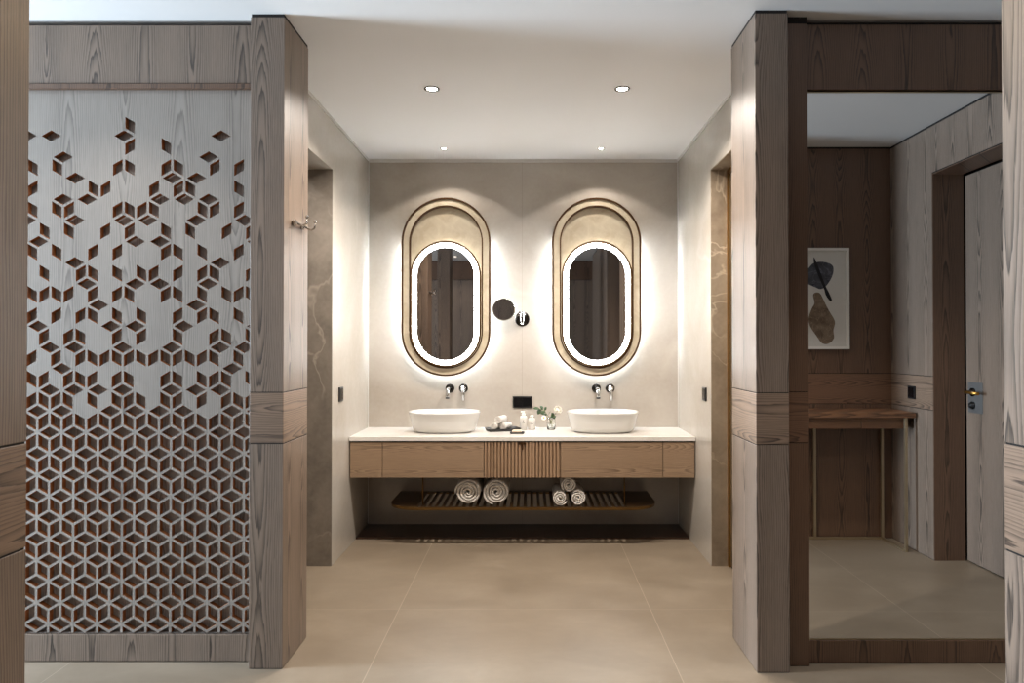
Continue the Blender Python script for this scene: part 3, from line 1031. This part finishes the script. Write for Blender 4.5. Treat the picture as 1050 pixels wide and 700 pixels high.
# ================================================================== ON THE WORKTOP
# black tray with three face towels
tt = thing('towel_tray', 'black serving tray holding three rolled face towels', 'tray', (-0.205, 5.03, CZ))
m = MB()
def rr_out(hx, hy, r, z, n=6):
    pts = []
    for cx, cy, a0 in ((hx - r, hy - r, 0), (-hx + r, hy - r, PI / 2), (-hx + r, -hy + r, PI), (hx - r, -hy + r, 1.5 * PI)):
        for i in range(n + 1):
            a = a0 + PI / 2 * i / n
            pts.append((cx + r * math.cos(a), cy + r * math.sin(a), z))
    return pts
m.loft([rr_out(0.112, 0.066, 0.012, 0.0005), rr_out(0.122, 0.075, 0.015, 0.020), rr_out(0.119, 0.072, 0.013, 0.020), rr_out(0.110, 0.064, 0.010, 0.006)], M['black'], smooth=False)
PP(m, 'tray_body', tt)
tt.rotation_euler[2] = 0.30
G3 = 'rolled face towels on the black tray'
ct, st = math.cos(-0.38), math.sin(-0.38)
make_roll('face_towel', 0.0285, 0.115, 3, 'rolled face towel at the bottom of the tray, nearer the basin', (-0.2465, 5.018, CZ + 0.0352), G3, -0.38, 21)
make_roll('face_towel', 0.0285, 0.115, 3, 'rolled face towel at the bottom of the tray, nearer the bottles', (-0.1855, 5.038, CZ + 0.0352), G3, -0.38, 22)
make_roll('face_towel', 0.0285, 0.115, 3, 'rolled face towel lying on top of the two on the tray', (-0.2155, 5.028, CZ + 0.084), G3, -0.38, 23)

# soap on a black dish
sd = thing('soap_dish', 'small black dish under the soap in front of the towel tray', 'dish', (-0.096, 4.860, CZ))
m = MB(); m.loft([rr_out(0.046, 0.030, 0.006, 0.0005), rr_out(0.052, 0.034, 0.007, 0.012), rr_out(0.050, 0.032, 0.006, 0.012), rr_out(0.046, 0.028, 0.005, 0.006)], M['black'], smooth=False)
PP(m, 'dish_body', sd)
m = MB(); m.loft([rr_out(0.030, 0.017, 0.006, 0.0), rr_out(0.033, 0.020, 0.008, 0.005), rr_out(0.033, 0.020, 0.008, 0.014), rr_out(0.029, 0.016, 0.006, 0.018)], M['soap'], smooth=False)
o = m.build('soap_bar'); o.location = (-0.098, 4.860, CZ + 0.0065); tag(o, 'cream soap bar lying in the small black dish', 'soap')


# bottles with a small printed mark
def make_bottle(loc, h, label, pump):
    t = thing('toiletry_bottle', label, 'bottle', loc, 'toiletry bottles beside the soap')
    m = MB()
    m.lathe((0, 0, 0.0005), [(0.022, 0), (0.026, 0.004), (0.0265, h * 0.70), (0.024, h * 0.78), (0.012, h * 0.82), (0.011, h * 0.85)], M['bottle'], 'z', 32)
    PP(m, 'bottle_body', t)
    m = MB()
    m.lathe((0, 0, h * 0.85 + 0.0006), [(0.0135, 0), (0.0135, 0.012), (0.006, 0.0125), (0.006, 0.020)] if pump else [(0.0135, 0), (0.0135, 0.014), (0.011, 0.016)], M['petal'], 'z', 24)
    if pump:
        m.box(-0.020, 0.010, -0.009, 0.009, h * 0.85 + 0.0208, h * 0.85 + 0.029, M['petal'])
    PP(m, 'bottle_cap', t)
    m = MB()
    # printed mark: small triangle over two arcs
    R0 = 0.02685
    def on(u, z):
        a = u / R0
        return (R0 * math.sin(a), -R0 * math.cos(a), z)
    zc = h * 0.52
    m.face([on(-0.004, zc + 0.001), on(0.004, zc + 0.001), on(0, zc + 0.009)], M['art_black'])
    for rr in (0.010, 0.014):
        pr = None
        for i in range(9):
            a = PI + PI * (0.15 + 0.7 * i / 8)
            p, q = (math.cos(a) * rr, math.sin(a) * rr), (math.cos(a) * (rr - 0.0014), math.sin(a) * (rr - 0.0014))
            if pr:
                m.face([on(pr[0][0], zc + pr[0][1]), on(p[0], zc + p[1]), on(q[0], zc + q[1]), on(pr[1][0], zc + pr[1][1])], M['art_black'])
            pr = (p, q)
    PP(m, 'printed_mark', t)
    return t


make_bottle((-0.055, 5.08, CZ), 0.125, 'white toiletry bottle with a pump top, beside the towel tray', True)
make_bottle((0.006, 5.085, CZ), 0.104, 'shorter white toiletry bottle with a plain cap, beside the flower vase', False)

# vase and flowers
va = (0.147, 5.07, CZ)
m = MB()
m.lathe((0, 0, 0), [(0.026, 0.0005), (0.030, 0.003), (0.031, 0.055), (0.029, 0.080), (0.030, 0.086), (0.0283, 0.086), (0.0272, 0.080), (0.0292, 0.055), (0.028, 0.008), (0.002, 0.007)], M['glass'], 'z', 40)
o = m.build('glass_vase'); o.location = va; tag(o, 'small clear glass vase with white flowers on the worktop', 'vase')


def leaf(m, base, d, length, width, mt):
    base, d = Vector(base), Vector(d).normalized()
    side = d.cross(Vector((0, -0.6, 1))).normalized()
    nrm = side.cross(d).normalized()
    rowsL, rowsC, rowsR = [], [], []
    width *= 1.25
    for i in range(7):
        s = i / 6
        w = width * math.sin(PI * min(1, s * 0.96 + 0.03)) ** 0.8
        c = base + d * length * s - nrm * 0.10 * length * s * s
        rowsC.append(c); rowsL.append(c + side * w + nrm * 0.15 * w); rowsR.append(c - side * w + nrm * 0.15 * w)
    for i in range(6):
        m.face([rowsL[i], rowsL[i + 1], rowsC[i + 1], rowsC[i]], mt, True)
        m.face([rowsC[i], rowsC[i + 1], rowsR[i + 1], rowsR[i]], mt, True)


def flower(name, label, cat, stem_pts, head, leaves=()):
    t = thing(name, label, cat, va, 'flowers in the glass vase')
    m = MB(); m.tube(stem_pts, 0.0016, M['stem'], 8); st_ = PP(m, 'stem', t)
    if leaves:
        for b, d, l, w in leaves:
            m = MB(); leaf(m, b, d, l, w, M['leaf']); o = PP(m, 'leaf', st_)
            s = o.modifiers.new('thickness', 'SOLIDIFY'); s.thickness = 0.0006
    if head:
        c, r, kind = head
        c = Vector(c)
        m = MB()
        rnd = random.Random(4)
        if kind == 'rose':
            for ringn, (cnt, rad, tilt, sz) in enumerate(((3, 0.15, 1.35, 0.75), (5, 0.35, 1.1, 0.9), (6, 0.55, 0.75, 1.0), (8, 0.75, 0.35, 1.0), (8, 0.8, 0.0, 0.9))):
                for k in range(cnt):
                    a = 2 * PI * k / cnt + ringn * 0.7
                    out = Vector((math.cos(a), 0, math.sin(a)))
                    axis = Vector((0.15, -0.85, 0.5)).normalized()
                    uu = axis.orthogonal().normalized(); vv = axis.cross(uu)
                    o_ = uu * math.cos(a) + vv * math.sin(a)
                    pr = []
                    for i in range(5):
                        s = i / 4
                        ang = tilt + (s - 0.4) * 0.9
                        cen = c + o_ * r * rad * 0.35 + (o_ * math.cos(ang) + axis * math.sin(ang)) * r * sz * s * 0.85
                        w = r * 0.62 * sz * math.sin(PI * (0.12 + 0.80 * s))
                        sd_ = axis.cross(o_).normalized()
                        curl = (o_ * -0.25 + axis * 0.1) * w
                        pr.append((cen + sd_ * w + curl, cen, cen - sd_ * w + curl))
                    for (a1, b1, c1_), (a2, b2, c2_) in zip(pr, pr[1:]):
                        m.face([a1, a2, b2, b1], M['petal'], True); m.face([b1, b2, c2_, c1_], M['petal'], True)
            o = PP(m, 'petals', t)
            s = o.modifiers.new('thickness', 'SOLIDIFY'); s.thickness = 0.0007
        else:
            axis = Vector((-0.1, -0.9, 0.35)).normalized(); uu = axis.orthogonal().normalized(); vv = axis.cross(uu)
            for k in range(12):
                a = 2 * PI * k / 12
                o_ = uu * math.cos(a) + vv * math.sin(a); sd_ = axis.cross(o_)
                p = [c + o_ * r * 0.2, c + o_ * r * 0.6 + sd_ * r * 0.24 + axis * 0.002, c + o_ * r + axis * 0.001, c + o_ * r * 0.6 - sd_ * r * 0.24 + axis * 0.002]
                m.face(p, M['petal'])
            o = PP(m, 'petals', t)
            s = o.modifiers.new('thickness', 'SOLIDIFY'); s.thickness = 0.0007
            m = MB()
            rings = []
            for i in range(5):
                a = PI / 2 * i / 4
                rings.append([c + axis * (math.sin(a) * r * 0.2) + (uu * math.cos(2 * PI * k / 14) + vv * math.sin(2 * PI * k / 14)) * (r * 0.32 * math.cos(a) + 1e-4) for k in range(14)])
            m.loft(rings, M['pollen']); PP(m, 'flower_centre', t)
    return t


flower('white_rose', 'large white rose on the tallest stem in the vase', 'flower', [(-0.020, 0, 0.012), (0.005, 0, 0.07), (0.036, -0.01, 0.125)],
       ((0.047, -0.02, 0.143), 0.034, 'rose'), [((0.014, -0.005, 0.09), (-0.2, -0.3, 1), 0.04, 0.013), ((0.010, -0.005, 0.08), (0.6, -0.2, 0.6), 0.035, 0.010)])
flower('daisy_bloom', 'small white daisy with a yellow centre drooping below the rose', 'flower', [(0.016, 0, 0.012), (-0.004, -0.004, 0.07), (-0.034, -0.02, 0.098), (-0.050, -0.03, 0.095)],
       ((-0.054, -0.036, 0.092), 0.020, 'daisy'))
flower('leafy_sprig', 'leafy green sprig leaning out of the vase over the shorter bottle', 'foliage', [(0.006, 0.006, 0.012), (-0.012, 0, 0.085), (-0.050, -0.004, 0.142), (-0.098, -0.006, 0.158)], None,
       [((-0.085, -0.006, 0.155), (-1, -0.2, 0.1), 0.045, 0.014), ((-0.075, -0.006, 0.152), (-0.6, -0.2, -0.9), 0.045, 0.015), ((-0.060, -0.006, 0.148), (-0.5, -0.2, 0.8), 0.035, 0.013),
        ((-0.050, -0.004, 0.142), (0.5, -0.2, 0.9), 0.030, 0.011), ((-0.045, -0.004, 0.138), (-0.7, -0.4, -0.4), 0.042, 0.014), ((-0.025, -0.002, 0.105), (0.3, -0.5, 0.6), 0.045, 0.015),
        ((-0.030, -0.002, 0.11), (-0.9, -0.3, 0.2), 0.040, 0.013), ((-0.012, 0.0, 0.09), (0.8, -0.3, 0.3), 0.040, 0.012)])

# ================================================================== CONSOLE AND PICTURE (seen in the tall mirror)
cs = thing('console_table', 'slim walnut console table on brass legs under the framed picture', 'table', (1.9, 1.24, 0))
CX0, CX1, CY0, CY1 = 1.28, 2.530, 1.078, 1.405
m = MB(); m.box(CX0, CX1, CY0, CY1, 0.882, 0.915, M['console_wood']); m.build('table_top', cs, bevel=0.0015)
m = MB()
for a, b in ((CX0 + 0.03, 1.60), (1.603, 2.19), (2.193, CX1 - 0.03)):
    m.box(a, b, CY0 + 0.01, CY1 - 0.045, 0.806, 0.881, M['console_wood'])
m.build('apron', cs, bevel=0.001)
for x, y in ((2.462, 1.094), (1.988, 1.094), (1.302, 1.094), (2.468, 1.392), (1.302, 1.392)):
    m = MB(); m.box(x - 0.009, x + 0.009, y - 0.009, y + 0.009, 0.001, 0.881 if y > 1.3 else 0.805, M['champagne']); m.build('leg', cs, bevel=0.001)
m = MB()
m.box(1.312, 2.452, 1.086, 1.102, 0.001, 0.017, M['champagne'])
m.box(2.455, 2.470, 1.104, 1.382, 0.001, 0.017, M['champagne']); m.box(1.294, 1.309, 1.104, 1.382, 0.001, 0.017, M['champagne'])
m.build('floor_rail', cs, bevel=0.001)

pic = thing('framed_picture', 'framed abstract print with grey and brown shapes on the dark alcove wall', 'picture', (1.9, 1.075, 1.33))
PX0, PX1, PZ0, PZ1 = 1.545, 2.236, 1.332, 2.043
m = MB()
for a, b, c, d in ((PX0, PX0 + 0.018, PZ0, PZ1), (PX1 - 0.018, PX1, PZ0, PZ1), (PX0 + 0.018, PX1 - 0.018, PZ0, PZ0 + 0.018), (PX0 + 0.018, PX1 - 0.018, PZ1 - 0.018, PZ1)):
    m.box(a, b, 1.071, 1.101, c, d, M['art_frame'])
m.build('frame', pic)
m = MB(); m.box(PX0 + 0.018, PX1 - 0.018, 1.071, 1.080, PZ0 + 0.018, PZ1 - 0.018, M['art_paper']); m.build('mount', pic)
def crop_pt(u, v):                                         # drawing laid out on the sheet, in metres
    return (1.934 + (u - 35) * 0.001272, 2.043 - (v - 75) * 0.001272)
def shape(name, pts, y, mt):
    m = MB()
    P = [crop_pt(*p) for p in pts]
    n = len(P); S = []
    for i in range(n):                                     # one round of smoothing between the drawn points
        p0, p1, p2, p3 = P[i - 1], P[i], P[(i + 1) % n], P[(i + 2) % n]
        for k in range(6):
            t_ = k / 6
            S.append(tuple(0.5 * ((2 * p1[a]) + (-p0[a] + p2[a]) * t_ + (2 * p0[a] - 5 * p1[a] + 4 * p2[a] - p3[a]) * t_ ** 2 + (-p0[a] + 3 * p1[a] - 3 * p2[a] + p3[a]) * t_ ** 3) for a in (0, 1)))
    m.loft([[(x, y, z) for x, z in S], [(x, y + 0.0006, z) for x, z in S]], mt, smooth=False)
    m.build(name, pic)
shape('grey_form', [(-70, 235), (-20, 200), (40, 195), (80, 158), (130, 150), (180, 165), (192, 195), (180, 240), (150, 285), (120, 302), (85, 290), (35, 272), (-30, 285)], 1.0802, M['art_grey'])
shape('brown_form', [(95, 320), (118, 328), (140, 370), (165, 420), (198, 480), (190, 530), (192, 575), (160, 605), (125, 600), (95, 560), (62, 510), (52, 465), (70, 410), (85, 380), (78, 335)], 1.0802, M['art_brown'])
shape('black_stroke', [(82, 126), (92, 140), (110, 185), (145, 280), (165, 320), (182, 362), (172, 368), (148, 335), (138, 300), (105, 220), (85, 165)], 1.0809, M['art_black'])


# ================================================================== DOWNLIGHTS
def make_downlight(x, y, r, power, color, label, spot=math.radians(95), blend=0.35, group='recessed ceiling spots', rad=0.03):
    t = thing('downlight', label, 'ceiling light', (x, y, H), group)
    m = MB(); m.lathe((0, 0, 0), [(r * 0.80, -0.0005), (r * 1.02, -0.0005), (r * 1.0, -0.004), (r * 0.82, -0.0045), (r * 0.78, -0.0015)], M['dark_chrome'], 'z', 32)
    PP(m, 'trim_ring', t)
    m = MB(); m.lathe((0, 0, -0.0008), [(r * 0.74, 0), (r * 0.70, -0.001), (0.001, -0.0012)], M['lens'], 'z', 32)
    PP(m, 'lamp_lens', t)
    d = bpy.data.lights.new('downlight_beam', 'SPOT')
    d.energy, d.color, d.spot_size, d.spot_blend, d.shadow_soft_size = power, color, spot, blend, rad
    o = bpy.data.objects.new('downlight_beam', d)
    COL.objects.link(o); o.location = (0, 0, -0.035); o.parent = t
    return t


make_downlight(-0.543, 3.785, 0.042, SPOT_BIG, WARM, 'larger ceiling spot nearer the pillar with the hook', math.radians(150), 0.6)
make_downlight(0.500, 3.785, 0.042, SPOT_BIG, WARM, 'larger ceiling spot nearer the tall mirror', math.radians(150), 0.6)
make_downlight(-0.621, 4.934, 0.026, SPOT_SMALL, WARM, 'small ceiling spot above the basin beside the towel tray', math.radians(118), 0.15)
make_downlight(0.499, 4.934, 0.026, SPOT_SMALL, WARM, 'small ceiling spot above the basin beside the vase', math.radians(118), 0.15)
make_downlight(-1.80, 2.50, 0.042, SPOT_HALL * 1.9, NEUT, 'ceiling spot in front of the pierced screen', math.radians(100), 0.6)
make_downlight(1.85, 2.20, 0.042, 75.0, NEUT, 'added ceiling spot, out of view, brightening the alcove seen in the tall mirror', math.radians(88), 0.7)  # added lamp, kept out of sight, to lift the alcove floor and walls
make_downlight(-0.05, 2.75, 0.042, SPOT_HALL * 3.8, (1.0, 0.72, 0.45), 'added warm ceiling spot, out of view, lighting the pillar sides and the post', math.radians(160), 0.7)  # added warm fill above the frame for the pillars' inner faces
make_downlight(-1.20, -0.75, 0.042, SPOT_HALL * 1.5, WARM, 'ceiling spot before the wardrobe wall', math.radians(120), 0.5)
make_downlight(-1.75, 3.80, 0.042, 20.0, NEUT, 'ceiling spot in the lobby behind the dark stone opening', math.radians(140), 0.6)
